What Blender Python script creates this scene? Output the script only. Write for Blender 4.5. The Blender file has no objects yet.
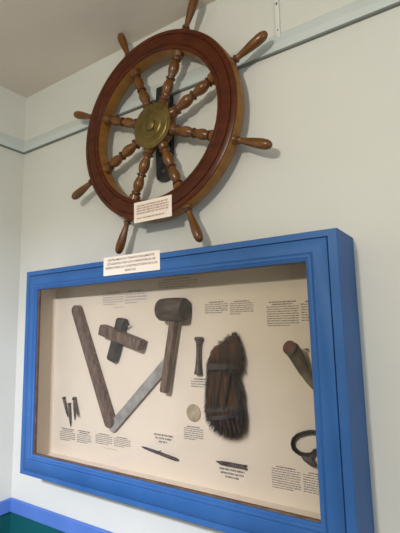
import bpy, bmesh, math, random
from mathutils import Vector, Matrix, noise
C = bpy.context.scene.collection
PI = math.pi
# ------------------------------------------------------------------ helpers
def finish(bm, name, mat, parent=None, loc=(0, 0, 0), smooth=True, ang=35, rot=None):
    bmesh.ops.remove_doubles(bm, verts=bm.verts, dist=1e-6)
    bmesh.ops.recalc_face_normals(bm, faces=bm.faces)
    for f in bm.faces: f.smooth = smooth
    for e in bm.edges:
        if len(e.link_faces) == 2 and e.calc_face_angle(0) > math.radians(ang): e.smooth = False
    me = bpy.data.meshes.new(name); bm.to_mesh(me); bm.free()
    for m in (mat if isinstance(mat, (list, tuple)) else [mat]): me.materials.append(m)
    o = bpy.data.objects.new(name, me); C.objects.link(o)
    if parent is not None: o.parent = parent
    o.location = loc
    if rot: o.rotation_euler = rot
    return o
def tag(o, label=None, cat=None, group=None, kind=None):
    if label: o['label'] = label
    if cat: o['category'] = cat
    if group: o['group'] = group
    if kind: o['kind'] = kind
    return o
def empty(name, loc, label, cat, group=None):
    o = bpy.data.objects.new(name, None); C.objects.link(o); o.location = loc
    o.empty_display_size = .05
    return tag(o, label, cat, group)
def box(bm, x0, x1, y0, y1, z0, z1, bev=0, seg=2):
    r = bmesh.ops.create_cube(bm, size=1)
    for v in r['verts']:
        v.co = Vector(((x0 + x1) / 2 + v.co.x * (x1 - x0), (y0 + y1) / 2 + v.co.y * (y1 - y0), (z0 + z1) / 2 + v.co.z * (z1 - z0)))
    if bev:
        es = list({e for v in r['verts'] for e in v.link_edges})
        bmesh.ops.bevel(bm, geom=es, offset=bev, segments=seg, affect='EDGES', profile=.5)
def frame_of(d, up=Vector((0, 1, 0))):
    d = d.normalized()
    if abs(d.dot(up)) > .95: up = Vector((1, 0, 0))
    a = d.cross(up).normalized(); b = d.cross(a).normalized()
    return a, b
def sweep(bm, pts, radii, n=12, sx=1, sy=1, closed=False, up=Vector((0, 1, 0)), caps=True, sq=0):
    pts = [Vector(p) for p in pts]; rings = []; N = len(pts)
    for i, p in enumerate(pts):
        if closed: d = pts[(i + 1) % N] - pts[i - 1]
        else: d = pts[min(i + 1, N - 1)] - pts[max(i - 1, 0)]
        a, b = frame_of(d, up)
        r = radii[i] if hasattr(radii, '__len__') else radii
        ring = []
        for k in range(n):
            t = 2 * PI * k / n
            c, s = math.cos(t), math.sin(t)
            if sq:
                m = max(abs(c), abs(s)); f = (1 - sq) + sq / m
                c *= f; s *= f
            ring.append(bm.verts.new(p + a * r * sx * c + b * r * sy * s))
        rings.append(ring)
    R = range(N if closed else N - 1)
    for i in R:
        A, B = rings[i], rings[(i + 1) % N]
        for k in range(n): bm.faces.new((A[k], A[(k + 1) % n], B[(k + 1) % n], B[k]))
    if caps and not closed:
        bm.faces.new(rings[0][::-1]); bm.faces.new(rings[-1])
def lathe(bm, prof, n=24, axis='x', closed=False):
    """prof: (along, radius). Around the local x or y axis."""
    rings = []
    for a, r in prof:
        ring = []
        for k in range(n):
            t = 2 * PI * k / n; c, s = r * math.cos(t), r * math.sin(t)
            ring.append(bm.verts.new((a, c, s) if axis == 'x' else (c, a, s)))
        rings.append(ring)
    P = len(rings)
    for i in range(P if closed else P - 1):
        A, B = rings[i], rings[(i + 1) % P]
        for k in range(n): bm.faces.new((A[k], A[(k + 1) % n], B[(k + 1) % n], B[k]))
    if not closed:
        bm.faces.new(rings[0][::-1]); bm.faces.new(rings[-1])
def mitre(bm, loops):
    """loops: (x0,z0,x1,z1,y) rectangles joined one to the next, all round (mitred frame)."""
    L = [[bm.verts.new((x0, y, z0)), bm.verts.new((x1, y, z0)), bm.verts.new((x1, y, z1)), bm.verts.new((x0, y, z1))] for x0, z0, x1, z1, y in loops]
    for A, B in zip(L, L[1:]):
        for k in range(4): bm.faces.new((A[k], A[(k + 1) % 4], B[(k + 1) % 4], B[k]))
# ------------------------------------------------------------------ materials
def mat(name, col, rough=.5, metal=0, col2=None, scale=8, stretch=(1, 1, 1), bump=0, bscale=None, detail=6, spec=.33, coat=0, lo=.35, hi=.65):
    m = bpy.data.materials.new(name); m.use_nodes = True; nt = m.node_tree; b = nt.nodes['Principled BSDF']
    b.inputs['Base Color'].default_value = (*col, 1); b.inputs['Roughness'].default_value = rough
    b.inputs['Metallic'].default_value = metal; b.inputs['Specular IOR Level'].default_value = spec
    b.inputs['Coat Weight'].default_value = coat; b.inputs['Coat Roughness'].default_value = .12
    tc = nt.nodes.new('ShaderNodeTexCoord'); mp = nt.nodes.new('ShaderNodeMapping'); mp.inputs['Scale'].default_value = stretch
    nt.links.new(tc.outputs['Object'], mp.inputs[0])
    nz = nt.nodes.new('ShaderNodeTexNoise'); nz.inputs['Scale'].default_value = scale; nz.inputs['Detail'].default_value = detail
    nt.links.new(mp.outputs[0], nz.inputs['Vector'])
    if col2:
        r = nt.nodes.new('ShaderNodeValToRGB'); r.color_ramp.elements[0].position = lo; r.color_ramp.elements[1].position = hi
        r.color_ramp.elements[0].color = (*col, 1); r.color_ramp.elements[1].color = (*col2, 1)
        nt.links.new(nz.outputs['Fac'], r.inputs[0]); nt.links.new(r.outputs[0], b.inputs['Base Color'])
    if bump:
        n2 = nz
        if bscale:
            n2 = nt.nodes.new('ShaderNodeTexNoise'); n2.inputs['Scale'].default_value = bscale; n2.inputs['Detail'].default_value = 4
            nt.links.new(mp.outputs[0], n2.inputs['Vector'])
        bp = nt.nodes.new('ShaderNodeBump'); bp.inputs['Strength'].default_value = bump; bp.inputs['Distance'].default_value = .004
        nt.links.new(n2.outputs['Fac'], bp.inputs['Height']); nt.links.new(bp.outputs[0], b.inputs['Normal'])
    return m
M = {}
M['wall'] = mat('wall_paint', (.60, .605, .545), .6, col2=(.625, .63, .57), scale=2.2, bump=.12, bscale=14, spec=.3)
M['ceil'] = mat('ceiling_paint', (.63, .56, .47), .8, col2=(.67, .60, .505), scale=3, bump=.1, bscale=10, spec=.2)
M['trim'] = mat('trim_paint', (.52, .575, .55), .5, col2=(.55, .605, .575), scale=5)
M['trimshade'] = mat('painted_underside_shade', (.17, .18, .155), .8, col2=(.21, .22, .19), scale=6)  # dark grey-green standing in for the shade under the upper rail
M['teal'] = mat('teal_paint', (.001, .075, .085), .6, col2=(.002, .09, .10), scale=4, bump=.1)
M['bluetrim'] = mat('rail_blue_paint', (.075, .165, .47), .5, col2=(.09, .19, .51), scale=9, bump=.1)
M['blue'] = mat('case_blue_paint', (.018, .090, .265), .55, col2=(.027, .112, .315), scale=6, stretch=(1, 1, 1), bump=.15, bscale=30, spec=.35)
M['gap'] = mat('gap_dark', (.006, .012, .03), .9)
M['lining'] = mat('cream_lining', (.66, .57, .44), .8, col2=(.70, .605, .47), scale=4, bump=.06, bscale=9, spec=.2)
M['lining2'] = mat('cream_side_lining', (.74, .65, .53), .7, col2=(.77, .68, .56), scale=4)  # paler copy of the cream lining, brightening in colour sides the lamps leave dark
M['rebate'] = mat('bare_wood_rebate', (.10, .055, .03), .6, col2=(.17, .10, .055), scale=30)
M['paper'] = mat('paper_label', (.77, .69, .59), .7, col2=(.81, .73, .63), scale=12, spec=.2)
M['card'] = mat('caption_film', (.67, .58, .45), .75, col2=(.70, .605, .475), scale=12, spec=.2)
M['ink'] = mat('black_ink', (.12, .105, .10), .8)
M['titleink'] = mat('soft_dark_ink', (.13, .09, .08), .8)
M['inkfaint'] = mat('faded_ink', (.34, .30, .26), .8)
M['inkred'] = mat('brown_ink', (.36, .20, .16), .8)
M['mahog'] = mat('mahogany', (.048, .0100, .0025), .32, col2=(.092, .020, .0045), scale=14, stretch=(1, 1, 3.5), spec=.22, lo=.3, hi=.75)
M['gold'] = mat('golden_wood', (.19, .080, .012), .42, col2=(.29, .13, .022), scale=20, stretch=(1, 1, 2.5), spec=.3, lo=.3, hi=.75)
M['spoke'] = mat('turned_wood', (.080, .026, .004), .27, col2=(.175, .070, .009), scale=16, stretch=(.6, 3, 3), spec=.4, coat=.1, lo=.3, hi=.75)
M['spokedark'] = mat('turned_wood_dark', (.045, .016, .008), .35, col2=(.085, .03, .011), scale=16, coat=.3)
M['brass'] = mat('aged_brass', (.13, .092, .028), .36, metal=.75, col2=(.21, .155, .05), scale=25, bump=.05)
M['black'] = mat('black_painted_iron', (.012, .013, .013), .5, col2=(.03, .03, .028), scale=25, bump=.2)
M['iron'] = mat('corroded_iron', (.055, .045, .04), .65, metal=.25, col2=(.13, .105, .09), scale=70, bump=.35)
M['steel'] = mat('dull_steel', (.25, .235, .21), .5, metal=.35, col2=(.38, .36, .33), scale=30, stretch=(1, 1, 1), bump=.1)
M['oldwood'] = mat('old_brown_wood', (.070, .042, .029), .6, col2=(.165, .108, .074), scale=22, stretch=(5, 5, 1), bump=.3)
M['darkwood'] = mat('dark_stained_wood', (.022, .017, .016), .5, col2=(.06, .042, .034), scale=24, bump=.25)
M['malwood'] = mat('mallet_head_wood', (.045, .032, .023), .6, col2=(.10, .074, .052), scale=18, stretch=(1, 3, 3), bump=.3)
M['malend'] = mat('mallet_end_grain', (.030, .027, .024), .7, col2=(.065, .058, .048), scale=40, bump=.3)
M['handwood'] = mat('mallet_handle_wood', (.085, .050, .030), .55, col2=(.16, .10, .064), scale=18, stretch=(5, 5, 1), bump=.2)
M['disc'] = mat('pale_disc', (.29, .225, .14), .6, col2=(.42, .34, .23), scale=50, bump=.3)
M['horn'] = mat('horn', (.034, .027, .020), .5, col2=(.19, .155, .095), scale=9, stretch=(2, 2, 1), lo=.42, hi=.62)
M['horncap'] = mat('horn_plug', (.075, .028, .018), .55, col2=(.13, .052, .034), scale=30)
M['pouch'] = mat('brown_fibre', (.010, .005, .003), .85, col2=(.095, .038, .012), scale=9, stretch=(2.5, 2.5, 1), bump=.5)
M['hair'] = mat('loose_brown_fibre', (.010, .006, .004), .85, col2=(.045, .022, .010), scale=15, stretch=(3, 3, 1))
M['hairgrey'] = mat('loose_grey_fibre', (.035, .028, .021), .85, col2=(.085, .068, .052), scale=25)
M['strap'] = mat('grey_brown_strap', (.034, .027, .021), .85, col2=(.060, .048, .038), scale=30, bump=.2)
M['conduit'] = mat('white_plastic', (.62, .63, .58), .5, col2=(.66, .67, .62), scale=10)
M['floor'] = mat('floor_tile', (.30, .27, .23), .5, col2=(.34, .31, .27), scale=5)
g = bpy.data.materials.new('window_glass'); g.use_nodes = True; nt = g.node_tree; nt.nodes.clear()
out = nt.nodes.new('ShaderNodeOutputMaterial'); mx = nt.nodes.new('ShaderNodeMixShader'); tr = nt.nodes.new('ShaderNodeBsdfTransparent')
gl = nt.nodes.new('ShaderNodeBsdfGlossy'); gl.inputs['Roughness'].default_value = .03; fr = nt.nodes.new('ShaderNodeFresnel'); fr.inputs['IOR'].default_value = 1.5
tr.inputs[0].default_value = (.97, .975, .965, 1)
nt.links.new(fr.outputs[0], mx.inputs[0]); nt.links.new(tr.outputs[0], mx.inputs[1]); nt.links.new(gl.outputs[0], mx.inputs[2]); nt.links.new(mx.outputs[0], out.inputs[0])
M['glass'] = g
# ------------------------------------------------------------------ the room
ZC, ZT, ZB1, ZB2 = 1.6375, 1.354, -.186, -.2396
def struct(name, bm, m, smooth=False):
    return tag(finish(bm, name, m, smooth=smooth), kind='structure')
bm = bmesh.new(); box(bm, -.12, 3.4, 0, .12, ZB2, ZC); struct('wall_back', bm, M['wall'])
bm = bmesh.new(); box(bm, -.12, 0, -3.6, 0, ZB2, ZC); struct('wall_left', bm, M['wall'])
bm = bmesh.new(); box(bm, -.12, 3.4, 0, .12, -1.0, ZB2); struct('trim_1', bm, M['teal'])
bm = bmesh.new(); box(bm, -.12, 0, -3.6, 0, -1.0, ZB2); struct('trim_2', bm, M['teal'])
bm = bmesh.new(); box(bm, -.12, 3.4, -3.6, .12, ZC, ZC + .1); struct('ceiling', bm, M['ceil'])
bm = bmesh.new(); box(bm, -.12, 3.4, -3.6, .12, -1.1, -1.0); struct('floor', bm, M['floor'])
def rail(name, prof, m):
    """prof of (out from wall, z); runs along the back wall then the left wall, mitred in the corner."""
    bm = bmesh.new(); A = []; B = []; K = []
    for d, z in prof:
        A.append(bm.verts.new((3.4, -d, z))); K.append(bm.verts.new((d, -d, z))); B.append(bm.verts.new((d, -3.6, z)))
    n = len(prof)
    for i in range(n - 1):
        bm.faces.new((A[i], A[i + 1], K[i + 1], K[i])); bm.faces.new((K[i], K[i + 1], B[i + 1], B[i]))
    return struct(name, bm, m)
rail('trim_3', [(-.001, ZT - .001), (.013, ZT - .001), (.014, ZT + .002), (.014, ZT + .022), (.010, ZT + .036), (.004, ZT + .056), (-.001, ZT + .062)], M['trim'])
rail('trim_5', [(-.001, ZT - .0055), (.0105, ZT - .0055), (.012, ZT - .0005)], M['trimshade'])  # thin strip below the rail, its shade line painted in
rail('trim_4', [(-.001, ZB2), (.008, ZB2), (.010, ZB2 + .003), (.010, ZB1 - .003), (.008, ZB1), (-.001, ZB1)], M['bluetrim'])
# cable channel on the upper wall
bm = bmesh.new(); box(bm, -.0065, .0065, -.008, 0, 1.400, 1.6374, .0015)
ch = finish(bm, 'cable_channel', M['conduit'], loc=(1.3045, 0, 0)); tag(ch, 'narrow white cable channel running up the wall above the pale blue rail', 'cable channel')
bm = bmesh.new(); box(bm, -.003, .003, -.0095, -.0078, 1.508, 1.516, .0008); finish(bm, 'clip', M['ink'], ch)
bm = bmesh.new(); box(bm, -.002, .002, -.0095, -.0078, 1.42, 1.424, .0006); finish(bm, 'clip', M['ink'], ch)
# ------------------------------------------------------------------ the display case
X0, X1, H, D = .2806, 1.4806, .7436, .1542
GX0, GX1, GZ0, GZ1 = X0 + .061, X1 - .0813, .0727, H - .0715
case = empty('display_case', (0, 0, 0), 'large blue wooden wall display case with a glazed front full of shipwright tools', 'display case')
SB, ST, SL, SBt = .0224, .0168, .0224, .0168     # border of the box round the inset door
bm = bmesh.new()
mitre(bm, [(X0 + .02, .02, X1 - .02, H - .02, -.0006), (X0 + .0015, .0015, X1 - .0015, H - .0015, -.0006), (X0, 0, X1, H, -.0015), (X0, 0, X1, H, -D + .002), (X0 + .002, .002, X1 - .002, H - .002, -D),
           (X0 + SL, SBt, X1 - SB, H - ST, -D), (X0 + SL, SBt, X1 - SB, H - ST, -D + .05)])
finish(bm, 'cabinet', M['blue'], case)
# door: mitred moulding, round an opening
bm = bmesh.new()
def rr(o, i, y):   # o: inset from the seam on all sides, or i: outset from the opening
    if o is not None: return (X0 + SL + o, SBt + o, X1 - SB - o, H - ST - o, y)
    return (GX0 - i, GZ0 - i, GX1 + i, GZ1 + i, y)
loops = [(X0 + SL + .0004, SBt + .0004, X1 - SB - .0026, H - ST - .0022, -D + .03), (X0 + SL + .0004, SBt + .0004, X1 - SB - .0026, H - ST - .0022, -D + .001),
         (X0 + SL + .0016, SBt + .0016, X1 - SB - .0036, H - ST - .0034, -D - .0002),
         rr(None, .0205, -D - .0002), rr(None, .019, -D + .0018), rr(None, .0165, -D + .002), rr(None, .015, -D - .0012), rr(None, .0115, -D - .0022), rr(None, .009, -D - .001),
         rr(None, .0075, -D + .003), rr(None, .0045, -D + .0035), rr(None, .0035, -D + .0055), rr(None, 0, -D + .0075), rr(None, 0, -D + .0125)]
mitre(bm, loops)
door = finish(bm, 'glazed_door', M['blue'], case, ang=50)
bm = bmesh.new(); mitre(bm, [(GX0, GZ0, GX1, GZ1, -D + .0125), (GX0 + .003, GZ0 + .003, GX1 - .0015, GZ1 - .0015, -D + .0125), (GX0 + .003, GZ0 + .003, GX1 - .0015, GZ1 - .0015, -D + .022), (GX0 - .02, GZ0 - .02, GX1 + .02, GZ1 + .02, -D + .022)])
finish(bm, 'glazing_rebate', M['rebate'], door, smooth=False)
bm = bmesh.new(); vs = [bm.verts.new(c) for c in ((GX0 - .005, -D + .016, GZ0 - .005), (GX1 + .005, -D + .016, GZ0 - .005), (GX1 + .005, -D + .016, GZ1 + .005), (GX0 - .005, -D + .016, GZ1 + .005))]; bm.faces.new(vs)
tag(finish(bm, 'glass_pane', M['glass'], door, smooth=False), 'clear glass pane')
# dark gap behind the seam
bm = bmesh.new(); mitre(bm, [(X0 + SL - .004, SBt - .004, X1 - SB + .004, H - ST + .004, -D + .0105), (X0 + SL + .01, SBt + .01, X1 - SB - .01, H - ST - .01, -D + .0105)])
finish(bm, 'door_gap', M['gap'], case, smooth=False)
# lining and backing
IX0, IX1, IZ0, IZ1, YB = X0 + .0205, X1 - .0205, .045, H - .0205, -.030
bm = bmesh.new(); mitre(bm, [(IX0, IZ0, IX1, IZ1, -D + .024), (IX0, IZ0, IX1, IZ1, YB + .001)])
finish(bm, 'inner_lining', M['lining2'], case, smooth=False)
bm = bmesh.new(); box(bm, IX0 - .004, IX1 + .004, YB, YB + .006, IZ0 - .004, IZ1 + .004)
finish(bm, 'backing_board', M['lining'], case, smooth=False)
# ------------------------------------------------------------------ writing
def text_mesh(bodylines, width, top, lh, font_size, cx, y, bm, condense=None):
    """real lettering, one centred line each, as mesh"""
    for i, s in enumerate(bodylines):
        cu = bpy.data.curves.new('t', 'FONT'); cu.body = s; cu.size = font_size; cu.align_x = 'CENTER'; cu.resolution_u = 2; cu.offset = .00018
        to = bpy.data.objects.new('t', cu); C.objects.link(to); bpy.context.view_layer.update()
        me = bpy.data.meshes.new_from_object(to.evaluated_get(bpy.context.evaluated_depsgraph_get()))
        w = max(v.co.x for v in me.vertices) - min(v.co.x for v in me.vertices)
        k = (width[i] / w)
        m_ = Matrix.Translation((cx, y, top - lh * (i + 1) + .25 * lh)) @ Matrix.Rotation(PI / 2, 4, 'X') @ Matrix.Diagonal((k, 1, 1, 1))
        me.transform(m_); bm.from_mesh(me)
        bpy.data.objects.remove(to); bpy.data.meshes.remove(me); bpy.data.curves.remove(cu)
def marks(bm, x0, x1, zt, h, y, rnd, just='full', bold=False, lw=1.0):
    """one line of tiny printed marks, grouped like words, too small to read"""
    x = x0
    if just == 'short': x1 = x0 + (x1 - x0) * rnd.uniform(.45, .8)
    while x < x1 - h * .4:
        n = rnd.choice((2, 3, 4, 5, 6, 7, 8))
        for k in range(n):
            w = h * rnd.uniform(.42, .62)
            if x + w > x1: break
            z0 = zt - h; z1 = zt - (0 if bold or rnd.random() < .25 else h * .22)
            t = h * (.24 if bold else .17) * lw
            # an upright, then one or two strokes
            def q(a, b, c, d): bm.faces.new([bm.verts.new((a, y, c)), bm.verts.new((b, y, c)), bm.verts.new((b, y, d)), bm.verts.new((a, y, d))])
            q(x, x + t, z0, z1)
            ww = w * .84; r = rnd.random()
            if r < .75: q(x + t, x + ww, z1 - t, z1)
            if r > .35: q(x + t, x + ww, z0, z0 + t)
            if r > .15: q(x + ww - t, x + ww, z0 + t, z1 - t)
            x += w
        x += h * .42
def caption(rect, label, heads, nlines, mat_key='ink', bold=False, seed=1, hfrac=.55, y=None, pad=.002, group='printed captions inside the display case', centre=False, lw=1.0):
    x0, z0, x1, z1 = rect; rnd = random.Random(seed)
    cx = (x0 + x1) / 2; y = YB if y is None else y
    root = empty('caption_card', (cx, y, z0 - pad), label, 'caption', group)
    bm = bmesh.new(); box(bm, x0 - pad - cx, x1 + pad - cx, -.0006, -.00005, 0, z1 - z0 + 2 * pad)
    finish(bm, 'card', M['card'], root, smooth=False)
    bm = bmesh.new(); total = heads + nlines; lh = (z1 - z0) / total; h = lh * hfrac
    for i in range(total):
        zt = z1 - i * lh - (z0 - pad); a, b = x0 - cx, x1 - cx
        if i < heads:
            w = (x1 - x0) * (.33 if i == heads - 1 and not centre else .42); marks(bm, -w, w, zt, h * 1.05, -.0008, rnd, bold=True, lw=lw * 1.1)
        elif centre:
            w = (x1 - x0) * rnd.choice((.5, .47, .43)) * (.55 if i == total - 1 else 1); marks(bm, -w, w, zt, h, -.0008, rnd, bold=True, lw=lw)
        else: marks(bm, a, b, zt, h, -.0008, rnd, 'short' if i == total - 1 else 'full', bold, lw=lw)
    finish(bm, 'printed_text', M[mat_key], root, smooth=False)
    return root
caps = [
 ((.5746, .6005, .680, .6509), 'faint two-headed caption above the crossed wooden gauge, left column', 1, 5, 'inkfaint', False),
 ((.6863, .6010, .7896, .6511), 'faint caption right of the other column above the crossed wooden gauge', 1, 4, 'inkfaint', False),
 ((.8389, .6458, 1.0026, .6788), 'shaded caption close under the case top above the mallet head', 1, 3, 'inkfaint', False),
 ((1.027, .556, 1.1097, .5942), 'caption above the fibre bundle, left column, nearer the mallet', 1, 5, 'ink', False),
 ((1.1166, .5501, 1.195, .5928), 'caption above the fibre bundle, right column', 1, 6, 'ink', False),
 ((1.2368, .5129, 1.3325, .5848), 'tall dense caption above the hollow horn, whole column in view', 2, 9, 'ink', False),
 ((1.3385, .525, 1.41, .5824), 'caption above the horn, cut off by the right side of the case frame', 1, 7, 'ink', False),
 ((.9682, .33, 1.0386, .36), 'small caption directly under the short iron spindle', 1, 3, 'ink', False),
 ((.938, .172, 1.0109, .2148), 'caption directly under the round pale disc', 1, 6, 'ink', False),
 ((.3471, .0975, .4359, .1446), 'leftmost caption under the iron nails', 2, 5, 'ink', False),
 ((.4445, .1002, .5225, .1459), 'second caption from the left, right of the one under the nails', 2, 5, 'ink', False),
 ((.5435, .1085, .6285, .1474), 'caption under the bottom end of the angle gauge, left column', 1, 5, 'ink', False),
 ((.6350, .1110, .7134, .146), 'caption under the angle gauge, right column', 1, 5, 'ink', False)]
for i, (r, lab, hd, nl, mk, bo) in enumerate(caps): caption(r, lab, hd, nl, mk, bo, seed=11 + i, lw=1.35 if mk == 'ink' else 1.2)
caption((.6268, .5895, .72, .5955), 'single faint line of print below the columns over the crossed gauge', 0, 1, 'inkfaint', seed=41, hfrac=.6, pad=.001)
caption((.582, .0970, .6835, .1030), 'single faint line of print below the angle gauge captions', 0, 1, 'inkfaint', seed=42, hfrac=.6, pad=.001)
caption((.8167, .1465, .8946, .1773), 'three-line bold centred caption above the thin pointed marking tool', 0, 3, 'ink', True, seed=43, centre=True, lw=.95)
caption((1.062, .0806, 1.1511, .1106), 'three-line bold centred caption below the forked netting needle', 0, 3, 'ink', True, seed=44, centre=True, lw=.95)
caption((1.2302, .0826, 1.3125, .1421), 'long caption below the iron ring, nine full lines', 1, 9, 'ink', seed=45, lw=1.4)
caption((1.3190, .0868, 1.405, .1400), 'caption at the bottom right corner, cut off by the case frame', 1, 8, 'ink', seed=46, lw=1.4)
# title card fixed to the case
t = empty('title_card', (.8275, -D - .0006, .692), 'white paper title card with four printed lines on the top edge of the blue case', 'sign')
bm = bmesh.new(); box(bm, -.1205, .1205, -.0008, .0, 0, .0612); finish(bm, 'card', M['paper'], t, smooth=False)
bm = bmesh.new(); text_mesh(['INSTRUMENTOS TRADICIONALMENTE', 'UTILIZADOS POR LOS CARPINTEROS DE', 'RIBERA PARA LA CONSTRUCCION DE LOS', 'BARCOS'], [.198, .208, .222, .046], .0565, .0128, .0098, 0, -.0011, bm)
finish(bm, 'printed_text', M['titleink'], t, smooth=False)
# ------------------------------------------------------------------ ship's wheel
WX, WZ, YW = .8636, 1.2095, .065
wheel = empty('ships_wheel', (WX, -YW, WZ), 'large eight-spoked wooden ship\'s wheel with a brass hub hung above the blue case', 'ship\'s wheel')
bm = bmesh.new(); lathe(bm, [(-.019, .263), (-.019, .3325), (-.016, .3345), (.024, .3345), (.028, .332), (.028, .264), (.024, .262), (-.016, .262)], 96, 'y', closed=True)
finish(bm, 'rim', M['gold'], wheel, ang=40)
bm = bmesh.new(); lathe(bm, [(-.0188, .2635), (-.0215, .2628), (-.0245, .2645), (-.0262, .2685), (-.0262, .2745), (-.0240, .2765), (-.0240, .2782), (-.0268, .2800), (-.0280, .296), (-.0268, .3115), (-.0235, .3130), (-.0235, .3150), (-.0258, .3165), (-.0252, .3245), (-.0225, .3315), (-.0188, .3322)], 96, 'y', closed=True)
finish(bm, 'facing_ring', M['mahog'], wheel, ang=25)
bm = bmesh.new(); lathe(bm, [(.030, .045), (.030, .060), (.022, .070), (-.014, .070), (-.0188, .066), (-.0188, .03)], 48, 'y'); finish(bm, 'hub', M['spoke'], wheel)
bm = bmesh.new(); lathe(bm, [(-.0190, .02), (-.0190, .0780), (-.0205, .0800), (-.0225, .0800), (-.0240, .0780), (-.0245, .073), (-.0245, .068), (-.0258, .066), (-.0262, .060), (-.0258, .054), (-.0262, .044), (-.0285, .041), (-.0300, .037), (-.0298, .033), (-.0305, .030), (-.0325, .028), (-.0330, .024), (-.0330, .018)], 48, 'y')
finish(bm, 'hub_plate', M['brass'], wheel, ang=30, loc=(-.001, 0, -.003))
bm = bmesh.new(); lathe(bm, [(-.030, .0215), (-.034, .0215), (-.038, .0200), (-.0410, .0135), (-.0420, .003)], 32, 'y'); finish(bm, 'axle_cap', M['brass'], wheel, ang=30, loc=(.0005, 0, -.006))
bm = bmesh.new(); lathe(bm, [(.0355, .022), (.030, .022)], 24, 'y'); finish(bm, 'axle', M['black'], wheel)
def colour_turned(o, darks):
    for p in o.data.polygons:
        x = p.center.x
        if any(a < x < b for a, b in darks): p.material_index = 1
sp = [(.055, .016), (.075, .016), (.088, .0135), (.094, .0115), (.098, .0150), (.102, .0150), (.105, .0105), (.110, .0095), (.118, .0115), (.130, .0142), (.142, .0150), (.153, .0135), (.162, .0105), (.167, .0090),
      (.169, .0130), (.174, .0135), (.177, .0095), (.182, .0095), (.192, .0125), (.204, .0145), (.215, .0142), (.225, .0115), (.232, .0092), (.2345, .0130), (.2395, .0135), (.2415, .0105), (.245, .0120), (.2475, .0155), (.264, .0165)]
hp = [(.330, .0165), (.336, .0165), (.341, .0125), (.3435, .0095), (.3455, .0130), (.3505, .0135), (.353, .0100), (.357, .0092), (.366, .0098), (.380, .0115), (.398, .0138), (.416, .0155), (.434, .0162), (.447, .0150), (.456, .0120), (.461, .0080), (.4636, .0030)]
PH = .3865
smesh = hmesh = None
for k in range(8):
    a = PH - k * PI / 4
    if smesh is None:
        bm = bmesh.new(); lathe(bm, [(a_, r_ * 1.28) for a_, r_ in sp], 20, 'x'); s = finish(bm, 'spoke', [M['spoke'], M['spokedark']], wheel, ang=50); colour_turned(s, [(.094, .104), (.165, .177), (.232, .243)]); smesh = s.data
        bm = bmesh.new(); lathe(bm, hp, 20, 'x'); h_ = finish(bm, 'handle', [M['spoke'], M['spokedark']], wheel, ang=50); colour_turned(h_, [(.341, .353)]); hmesh = h_.data
    else:
        s = bpy.data.objects.new('spoke', smesh); h_ = bpy.data.objects.new('handle', hmesh)
        for o in (s, h_): C.objects.link(o); o.parent = wheel
    for o in (s, h_): o.rotation_euler = (0, -a, 0)
# wall bracket behind the hub
br = empty('wall_bracket', (.857, 0, 1.03), 'black iron wall bracket standing upright behind the wheel hub', 'bracket')
bm = bmesh.new()
pr = []
W2 = .037
for i in range(9):
    t_ = PI + PI * i / 8; pr.append((W2 * .92 * math.cos(t_), .022 + .022 * math.sin(t_)))
pr += [(W2, .18), (W2 * .95, .30), (W2 * .82, .362), (-W2 * .82, .362), (-W2 * .95, .30), (-W2, .18)]
f = bm.faces.new([bm.verts.new((x, 0, z)) for x, z in pr]); r = bmesh.ops.extrude_face_region(bm, geom=[f])
for v in r['geom']:
    if isinstance(v, bmesh.types.BMVert): v.co.y -= .016
finish(bm, 'back_plate', M['black'], br, ang=30)
bm = bmesh.new(); lathe(bm, [(0 - .015, .03), (-.0295, .026)], 24, 'y')
for v in bm.verts: v.co.z += WZ - 1.03; v.co.x += WX - .857
finish(bm, 'bearing', M['black'], br)
for z in (.035, .085, .275, .33):
    bm = bmesh.new(); lathe(bm, [(-.0158, .007), (-.0195, .007), (-.021, .004)], 6, 'y'); finish(bm, 'bolt', M['iron'], br, loc=(0, 0, z))
# label on the wheel
t = empty('information_card', (.8685, -YW - .0282, .8715), 'white paper card of small print stuck on the bottom of the wheel rim', 'sign')
bm = bmesh.new(); box(bm, -.081, .081, -.0012, 0, 0, .0715, .0003); finish(bm, 'card', M['paper'], t, smooth=False)
bm = bmesh.new(); rnd = random.Random(5)
for i in range(4): marks(bm, -.068, .070, .0600 - i * .0088, .0052, -.0016, rnd, bold=True, lw=.75)
marks(bm, -.068, .055, .0165, .0044, -.0016, rnd, bold=True, lw=.75)
finish(bm, 'printed_text', M['inkred'], t, smooth=False)
# ------------------------------------------------------------------ tools in the case
# angle gauge: wooden stock + steel blade
bg = empty('angle_gauge', (.63, -.03, .17), 'long wooden angle gauge leaning left, its steel blade opened to the right', 'angle gauge')
def loc(p, root): return (p[0] - root.location.x, p[1] - root.location.y, p[2] - root.location.z)
def plank(p, q, w, y0, y1, round0=True, round1=True, w1=None, bev=.0025):
    """flat board from p to q (x,z), round ended"""
    bm = bmesh.new(); p = Vector(p); q = Vector(q); d = (q - p).normalized(); n_ = Vector((-d.y, d.x)); w1 = w1 or w; pts = []
    for (c, s, ww, rd) in ((q, 1, w1, round1), (p, -1, w, round0)):
        for i in range(9):
            t = -PI / 2 + PI * i / 8
            if rd: v = c + (d * math.cos(t) * s + n_ * math.sin(t) * s) * ww / 2
            else: v = c + n_ * math.sin(t) * s * ww / 2
            if not rd and 0 < i < 8: continue
            pts.append(v)
    f = bm.faces.new([bm.verts.new((v.x, y0, v.y)) for v in pts]); r = bmesh.ops.extrude_face_region(bm, geom=[f])
    nv = [v for v in r['geom'] if isinstance(v, bmesh.types.BMVert)]
    for v in nv: v.co.y = y1
    fr_ = [e for e in bm.edges if all(abs(v.co.y - y1) < 1e-6 for v in e.verts)]
    if bev: bmesh.ops.bevel(bm, geom=fr_, offset=bev, segments=2, affect='EDGES')
    return bm
def shift(bm, root):
    for v in bm.verts: v.co -= root.location
    return bm
finish(shift(plank((.4465, .590), (.629, .197), .0405, -.031, -.056), bg), 'stock', M['oldwood'], bg)
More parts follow.
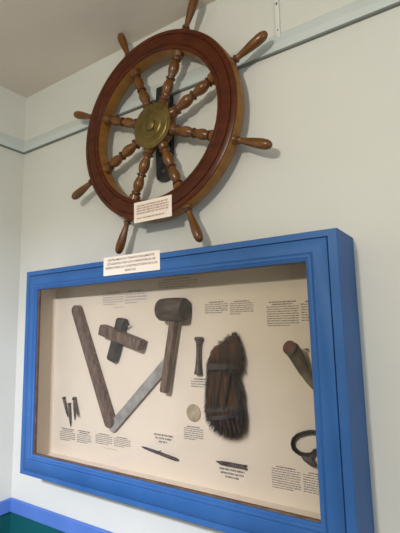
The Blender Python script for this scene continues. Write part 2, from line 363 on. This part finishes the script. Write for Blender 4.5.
finish(shift(plank((.640, .180), (.886, .408), .036, -.041, -.0445, True, False, bev=.0005), bg), 'blade', M['steel'], bg)
bm = bmesh.new(); lathe(bm, [(-.0555, .006), (-.058, .006), (-.059, .003)], 16, 'y')
finish(bm, 'rivet', M['iron'], bg, loc=loc((.632, 0, .196), bg))
# marking gauge
mg = empty('marking_gauge', (.69, -.03, .408), 'dark wooden marking gauge made of two short bars crossing at an angle', 'marking gauge')
bm = bmesh.new(); sweep(bm, [loc(p, mg) for p in ((.6925, -.0485, .553), (.691, -.0485, .547), (.670, -.0485, .48), (.645, -.0485, .412), (.643, -.0485, .406))], [.0135, .0195, .0195, .0195, .0155], 16, sq=.55, sy=.85)
finish(bm, 'head_block', M['darkwood'], mg, ang=45)
bm = bmesh.new(); sweep(bm, [loc(p, mg) for p in ((.601, -.060, .5165), (.606, -.060, .5150), (.70, -.060, .4875), (.788, -.060, .4620), (.792, -.060, .4607))], [.0145, .0195, .0195, .0185, .0165], 16, sq=.7)
finish(bm, 'stem', M['oldwood'], mg, ang=45)
bm = bmesh.new(); sweep(bm, [loc(p, mg) for p in ((.706, -.052, .522), (.722, -.052, .530), (.7255, -.052, .5315))], [.003, .003, .0048], 8)
finish(bm, 'peg', M['darkwood'], mg)
# mallet
ml = empty('mallet', (.885, -.03, .31), 'wooden mallet with a dark drum-shaped head hung handle down', 'mallet')
bm = bmesh.new(); lathe(bm, [(-.0500, .029), (-.0485, .033), (-.044, .0360), (-.02, .0375), (.015, .0378), (.044, .0366), (.0480, .0350), (.0490, .0335), (.0492, .020)], 28, 'x')
mh = finish(bm, 'head', [M['malwood'], M['malend']], ml, loc=loc((.930, -.0695, .574), ml), ang=40, rot=(0, math.radians(1.5), 0))
for p_ in mh.data.polygons:
    if p_.center.x > .0485: p_.material_index = 1
bm = bmesh.new(); sweep(bm, [loc(p, ml) for p in ((.9305, -.065, .555), (.929, -.065, .53), (.906, -.062, .42), (.8865, -.060, .322), (.8855, -.060, .3155))], [.0120, .0122, .0126, .0130, .0115], 16, sq=.6)
finish(bm, 'handle', M['handwood'], ml, ang=45)
# nails
nl = [((.373, .2562), (.3985, .188)), ((.4051, .2364), (.4156, .1548)), ((.4328, .2606), (.4385, .181)), ((.4386, .2573), (.4658, .1945))]
nlab = ['upper left iron nail of the four, leaning right', 'longest hanging iron nail, its tip reaching lowest of the four', 'upright iron nail with broad head, third from the left', 'rightmost of the four iron nails, slanting down to the right']
for (a, b), lab in zip(nl, nlab):
    i = nl.index((a, b)); r_ = empty('iron_nail', (b[0], -.03, b[1]), lab, 'nail', 'corroded iron nails at the left of the case')
    ya = -.0375 if i != 3 else -.043
    dx, dz = (b[0] - a[0]), (b[1] - a[1])
    bm = bmesh.new(); P_ = [loc((a[0] + dx * t, ya, a[1] + dz * t), r_) for t in (0, .25, .5, .8, 1)]
    sweep(bm, P_, [.0038, .0040, .0036, .0026, .0008], 8, sq=.8); finish(bm, 'shank', M['iron'], r_, ang=50)
    bm = bmesh.new(); n_ = Vector((dx, dz)).normalized()
    sweep(bm, [loc((a[0] - n_.x * t, ya, a[1] - n_.y * t), r_) for t in (-.002, .0015, .0045)], [.0045, .0072, .0050], 8, sq=.4); finish(bm, 'nail_head', M['iron'], r_, ang=50)
# spindle
s_ = empty('iron_spindle', (1.005, -.03, .374), 'short rusty spool-shaped iron rod with flared ends left of the fibre bundle', 'iron rod')
bm = bmesh.new(); sweep(bm, [loc((1.010 + (.0055 * -t), -.0448, .4870 - .1125 * t), s_) for t in (0, .05, .09, .14, .3, .55, .8, .92, .97, 1)], [.0125, .0142, .0125, .0088, .0068, .0070, .0088, .0108, .0125, .0115], 16)
finish(bm, 'shaft', M['iron'], s_)
# disc
bm = bmesh.new(); lathe(bm, [(-.0002, .0250), (-.0030, .0262), (-.0050, .0250), (-.0062, .021), (-.0066, .010)], 40, 'y')
tag(finish(bm, 'round_disc', M['disc'], loc=(.9768, -.0300, .2555)), 'small round pale beige disc beside the lower left of the fibre bundle', 'disc')
# horn
hn = empty('horn', (1.34, -.03, .34), 'tapering dark horn with a reddish-brown plug in its wide end', 'horn')
hp_ = [(1.3300, -.110, .4620), (1.3325, -.095, .4560), (1.3370, -.077, .4360), (1.3475, -.060, .4010), (1.3620, -.050, .3700), (1.374, -.045, .3490), (1.383, -.043, .3370)]
bm = bmesh.new(); sweep(bm, [loc(p, hn) for p in hp_], [.0185, .0198, .0188, .0152, .0108, .0068, .0030], 20); finish(bm, 'horn_body', M['horn'], hn, ang=60)
bm = bmesh.new(); d = (Vector(hp_[0]) - Vector(hp_[1])).normalized(); p0 = Vector(hp_[0])
sweep(bm, [loc(p0 + d * t, hn) for t in (-.004, .001, .003)], [.0165, .0162, .0125], 20); tag(finish(bm, 'end_plug', M['horncap'], hn), 'reddish-brown round plug')
bm = bmesh.new(); sweep(bm, [loc(p, hn) for p in ((1.352, -.0303, .4535), (1.352, -.044, .4535), (1.352, -.046, .4535))], [.0016, .0016, .0034], 8); finish(bm, 'hanging_nail', M['iron'], hn)
# iron ring
rg = empty('iron_ring', (1.33, -.03, .17), 'oval blackened iron ring with a lumpy hinge below the horn', 'iron ring')
rp = [(1.3632, .2454), (1.346, .2440), (1.3306, .2396), (1.3148, .2329), (1.3031, .2221), (1.2993, .2094), (1.3017, .1975), (1.3102, .1906), (1.3188, .1866), (1.3318, .1856), (1.3471, .189), (1.3559, .1949), (1.3670, .2047), (1.3740, .219), (1.3725, .235)]
bm = bmesh.new(); sweep(bm, [loc((x, -.043, z), rg) for x, z in rp], .0058, 10, sx=.7, sy=1.6, closed=True, sq=.5); finish(bm, 'band', M['black'], rg, ang=50)
bm = bmesh.new(); sweep(bm, [loc(p, rg) for p in ((1.325, -.046, .184), (1.333, -.046, .179), (1.343, -.046, .175), (1.352, -.046, .168), (1.358, -.046, .162))], [.004, .0085, .0100, .0085, .0045], 12); finish(bm, 'hinge', M['iron'], rg)
bm = bmesh.new(); sweep(bm, [loc(p, rg) for p in ((1.345, -.046, .176), (1.352, -.046, .190), (1.360, -.046, .202))], [.006, .0055, .0045], 10); finish(bm, 'tang', M['iron'], rg)
# thin marking tool
pn = empty('marking_tool', (.84, -.03, .11), 'thin pointed iron marking tool lying slanted near the bottom of the case', 'marking tool')
bm = bmesh.new(); a_, b_ = Vector((.7662, -.0365, .1299)), Vector((.9186, -.0365, .1093))
sweep(bm, [loc(a_.lerp(b_, t), pn) for t in (0, .06, .2, .45, .5, .53, .7, .9, .97, 1)], [.0008, .0028, .0042, .0048, .0036, .0050, .0054, .0050, .0042, .0022], 12); finish(bm, 'shaft', M['iron'], pn, ang=50)
bm = bmesh.new(); sweep(bm, [loc(p, pn) for p in ((.8455, -.0303, .1255), (.8455, -.043, .1275), (.8475, -.045, .1278))], [.0013, .0013, .0022], 8); finish(bm, 'hanging_nail', M['iron'], pn)
# forked netting needle
nd = empty('netting_needle', (1.10, -.03, .118), 'short flat dark netting needle with one pointed and one forked end', 'netting needle')
bm = bmesh.new()
def q2(pts, y0, y1):
    f = bm.faces.new([bm.verts.new((x - nd.location.x, y0 - nd.location.y, z - nd.location.z)) for x, z in pts]); r = bmesh.ops.extrude_face_region(bm, geom=[f])
    for v in r['geom']:
        if isinstance(v, bmesh.types.BMVert): v.co.y = y1 - nd.location.y
q2([(1.0540, .1262), (1.0620, .1228), (1.0700, .1190), (1.0900, .1178), (1.1380, .1182), (1.1570, .1172), (1.1575, .1200), (1.1470, .1235), (1.1570, .1268), (1.1560, .1298), (1.1380, .1292), (1.0900, .1296), (1.0720, .1290), (1.0640, .1275)], -.0305, -.0360)
finish(bm, 'needle_body', M['iron'], nd, smooth=False)
# fibre bundle
fb = empty('fibre_bundle', (1.108, -.03, .218), 'shaggy dark brown bundle of fibre bound with grey straps in the middle of the case', 'fibre bundle')
rnd = random.Random(9)
def interp(tab, z):
    for (z0, *a), (z1, *b) in zip(tab, tab[1:]):
        if z0 <= z <= z1:
            t = (z - z0) / (z1 - z0); return [u + (v - u) * t for u, v in zip(a, b)]
    return list(tab[0][1:]) if z < tab[0][0] else list(tab[-1][1:])
#        z      left   right  depth
body = [(.2180, 1.106, 1.122, .006), (.2230, 1.088, 1.138, .018), (.2330, 1.070, 1.150, .026), (.2450, 1.057, 1.158, .031), (.2640, 1.051, 1.160, .034), (.2900, 1.0490, 1.161, .035), (.3321, 1.0510, 1.158, .034), (.3632, 1.0530, 1.1530, .032), (.3890, 1.0540, 1.1480, .027), (.3990, 1.0600, 1.1470, .025)]
left = [(.3880, 1.059, 1.110, .024), (.4017, 1.058, 1.116, .028), (.4272, 1.0640, 1.116, .030), (.4480, 1.0700, 1.112, .026), (.4600, 1.077, 1.108, .020), (.4670, 1.086, 1.102, .008)]
right = [(.3880, 1.104, 1.148, .026), (.4050, 1.110, 1.160, .030), (.4356, 1.111, 1.167, .032), (.4600, 1.112, 1.163, .030), (.4760, 1.116, 1.154, .024), (.4860, 1.119, 1.146, .016), (.4910, 1.128, 1.137, .006)]
strips = []
def loft(bm, tab, n=26, m=30, amp=.004):
    rings = []
    for i in range(m):
        z = tab[0][0] + (tab[-1][0] - tab[0][0]) * i / (m - 1); l, r, dp = interp(tab, z); ring = []
        for k in range(n):
            t = 2 * PI * k / n; cx, w = (l + r) / 2, (r - l) / 2
            p = Vector((cx + w * math.cos(t), -.0315 - dp - dp * math.sin(t) * .96, z))
            g_ = noise.noise(Vector((p.x * 90, p.y * 90, p.z * 22))) * amp + noise.noise(Vector((p.x * 220, p.y * 220, p.z * 35))) * amp * .5
            o_ = Vector((math.cos(t), -math.sin(t), 0)); p += o_ * g_
            if p.y > -.031: p.y = -.031
            strips.append((p.copy(), o_)); ring.append(bm.verts.new(p - fb.location))
        rings.append(ring)
    for A, B in zip(rings, rings[1:]):
        for k in range(n): bm.faces.new((A[k], A[(k + 1) % n], B[(k + 1) % n], B[k]))
    bm.faces.new(rings[0][::-1]); bm.faces.new(rings[-1])
bm = bmesh.new(); loft(bm, body); finish(bm, 'lower_bundle', M['pouch'], fb, ang=180)
bm = bmesh.new(); loft(bm, left, m=18); finish(bm, 'upper_tuft', M['pouch'], fb, ang=180)
bm = bmesh.new(); loft(bm, right, m=20); finish(bm, 'upper_tuft', M['pouch'], fb, ang=180)
def hairs(name, N, m, pick, L0, L1, out_, wd):
    bm = bmesh.new(); src = [s for s in strips if pick(s[0])]
    for _ in range(N):
        p, o_ = rnd.choice(src); p = p + Vector((rnd.uniform(-.003, .003), 0, rnd.uniform(-.004, .004)))
        if p.y > -.033: p.y = -.033
        up_ = .5 if p.z > .465 else -1
        if p.z > .44: o_ = o_ * .5
        d = (Vector((rnd.uniform(-.3, .3), rnd.uniform(-.15, .05), up_)) + o_ * rnd.uniform(.1, out_)).normalized(); L = rnd.uniform(L0, L1) * (.55 if p.z > .44 else 1)
        s = d.cross(Vector((0, 1, 0))).normalized() * wd
        a = p; b = p + d * L * .5 + o_ * .001; c = b + (d + Vector((rnd.uniform(-.4, .4), 0, rnd.uniform(-.3, .1)))).normalized() * L * .5
        for q_ in (b, c):
            if q_.y > -.031: q_.y = -.031
        v = [bm.verts.new(x - fb.location) for x in (a - s, a + s, b + s * .8, b - s * .8, c)]
        bm.faces.new(v[:4]); bm.faces.new((v[3], v[2], v[4]))
    o = finish(bm, name, m, fb, smooth=False); o['kind'] = 'stuff'; return o
hairs('loose_fibres', 5200, M['hair'], lambda p: True, .010, .024, .45, .00042)
hairs('grey_fringe', 1500, M['hairgrey'], lambda p: (p.z < .262 and p.x > 1.09) or (p.x > 1.150 and p.z < .35), .012, .030, .8, .00036)
def strap(pts, w):
    bm = bmesh.new(); A = []; B = []
    for x, y, z in pts:
        A.append(bm.verts.new(Vector((x, y, z - w / 2)) - fb.location)); B.append(bm.verts.new(Vector((x, y, z + w / 2)) - fb.location))
    for i in range(len(pts) - 1): bm.faces.new((A[i], A[i + 1], B[i + 1], B[i]))
    r = bmesh.ops.extrude_face_region(bm, geom=bm.faces[:])
    for v in r['geom']:
        if isinstance(v, bmesh.types.BMVert): v.co.y += .003
    finish(bm, 'binding_strap', M['strap'], fb, ang=60)
def wrap(zl, zr, w, tab, off=.005, lo=0, hi=1):
    pts = []
    for i in range(15):
        t = PI * (1 - i / 14); u = (1 - math.cos(PI - t)) / 2 if 0 else i / 14
        z = zl + (zr - zl) * u; l, r, dp = interp(tab, z); cx, wd = (l + r) / 2, (r - l) / 2 + .004
        ang = PI - PI * i / 14
        pts.append((cx + wd * math.cos(ang), -.0315 - dp - (dp + off) * math.sin(ang) * .98, z))
    strap(pts, w)
up = [(.38, 1.056, 1.150, .030), (.42, 1.059, 1.162, .033)]
wrap(.401, .409, .016, up); wrap(.276, .300, .013, body); wrap(.252, .280, .011, body)
for zz, xx in ((0, 1.112), (1, 1.138)):
    bm = bmesh.new(); sweep(bm, [loc((xx + .004 * math.sin(t * 5) - .006 * t, -.0315 - interp(body, .395 - t * .105)[2] * 1.99 - .004, .395 - t * .105), fb) for t in [i / 10 for i in range(11)]], .0042, 8, sy=.5); finish(bm, 'hanging_strip', M['hair'], fb)
# ------------------------------------------------------------------ light
def light(name, kind, loc_, energy, col, **k):
    l = bpy.data.lights.new(name, kind); l.energy = energy; l.color = col
    for a, b in k.items(): setattr(l, a, b)
    o = bpy.data.objects.new(name, l); C.objects.link(o); o.location = loc_; return o
light('room_lamp', 'POINT', (1.352, -2.216, 1.207), 79, (1, .93, .83), shadow_soft_size=.06)
w_ = light('lower_left_fill_light', 'SPOT', (1.33, -2.2, 1.2), 300, (.75, .79, 1), shadow_soft_size=.05, spot_size=math.radians(68), spot_blend=1)  # added cool spot beside the lamp, brightening the lower left of the wall
w_.rotation_euler = (Vector((.05, 0, -.72)) - w_.location).to_track_quat('-Z', 'Y').to_euler()
f_ = light('low_fill_light', 'AREA', (.42, -.95, -.8), 1.8, (.64, .80, 1), size=.5)  # added weak fill, low on the left, lifting the bottom-left corner
f_.rotation_euler = (Vector((.15, 0, -.1)) - f_.location).to_track_quat('-Z', 'Y').to_euler()
d_ = light('right_fill_light', 'AREA', (3.2, -1.5, .5), 15, (.86, .93, 1), size=1.3)  # added soft fill from the right for the case side and left wall
d_.rotation_euler = (Vector((.2, -.1, .2)) - d_.location).to_track_quat('-Z', 'Y').to_euler()
wd = bpy.data.worlds.new('room_ambience'); bpy.context.scene.world = wd; wd.use_nodes = True
wd.node_tree.nodes['Background'].inputs[0].default_value = (.82, .86, .86, 1); wd.node_tree.nodes['Background'].inputs[1].default_value = .27
# ------------------------------------------------------------------ camera
cam = bpy.data.cameras.new('camera'); co = bpy.data.objects.new('camera', cam); C.objects.link(co)
co.location = (1.74603, -1.14313, 0.52198); co.rotation_euler = (1.710026, 0.022000, 0.586684)
cam.sensor_fit = 'HORIZONTAL'; cam.sensor_width = 36; cam.lens = 421.3819 / 400 * 36; cam.clip_start = .01
sc = bpy.context.scene; sc.camera = co
sc.view_settings.view_transform = 'Standard'; sc.view_settings.look = 'None'; sc.view_settings.exposure = 0; sc.view_settings.gamma = 1
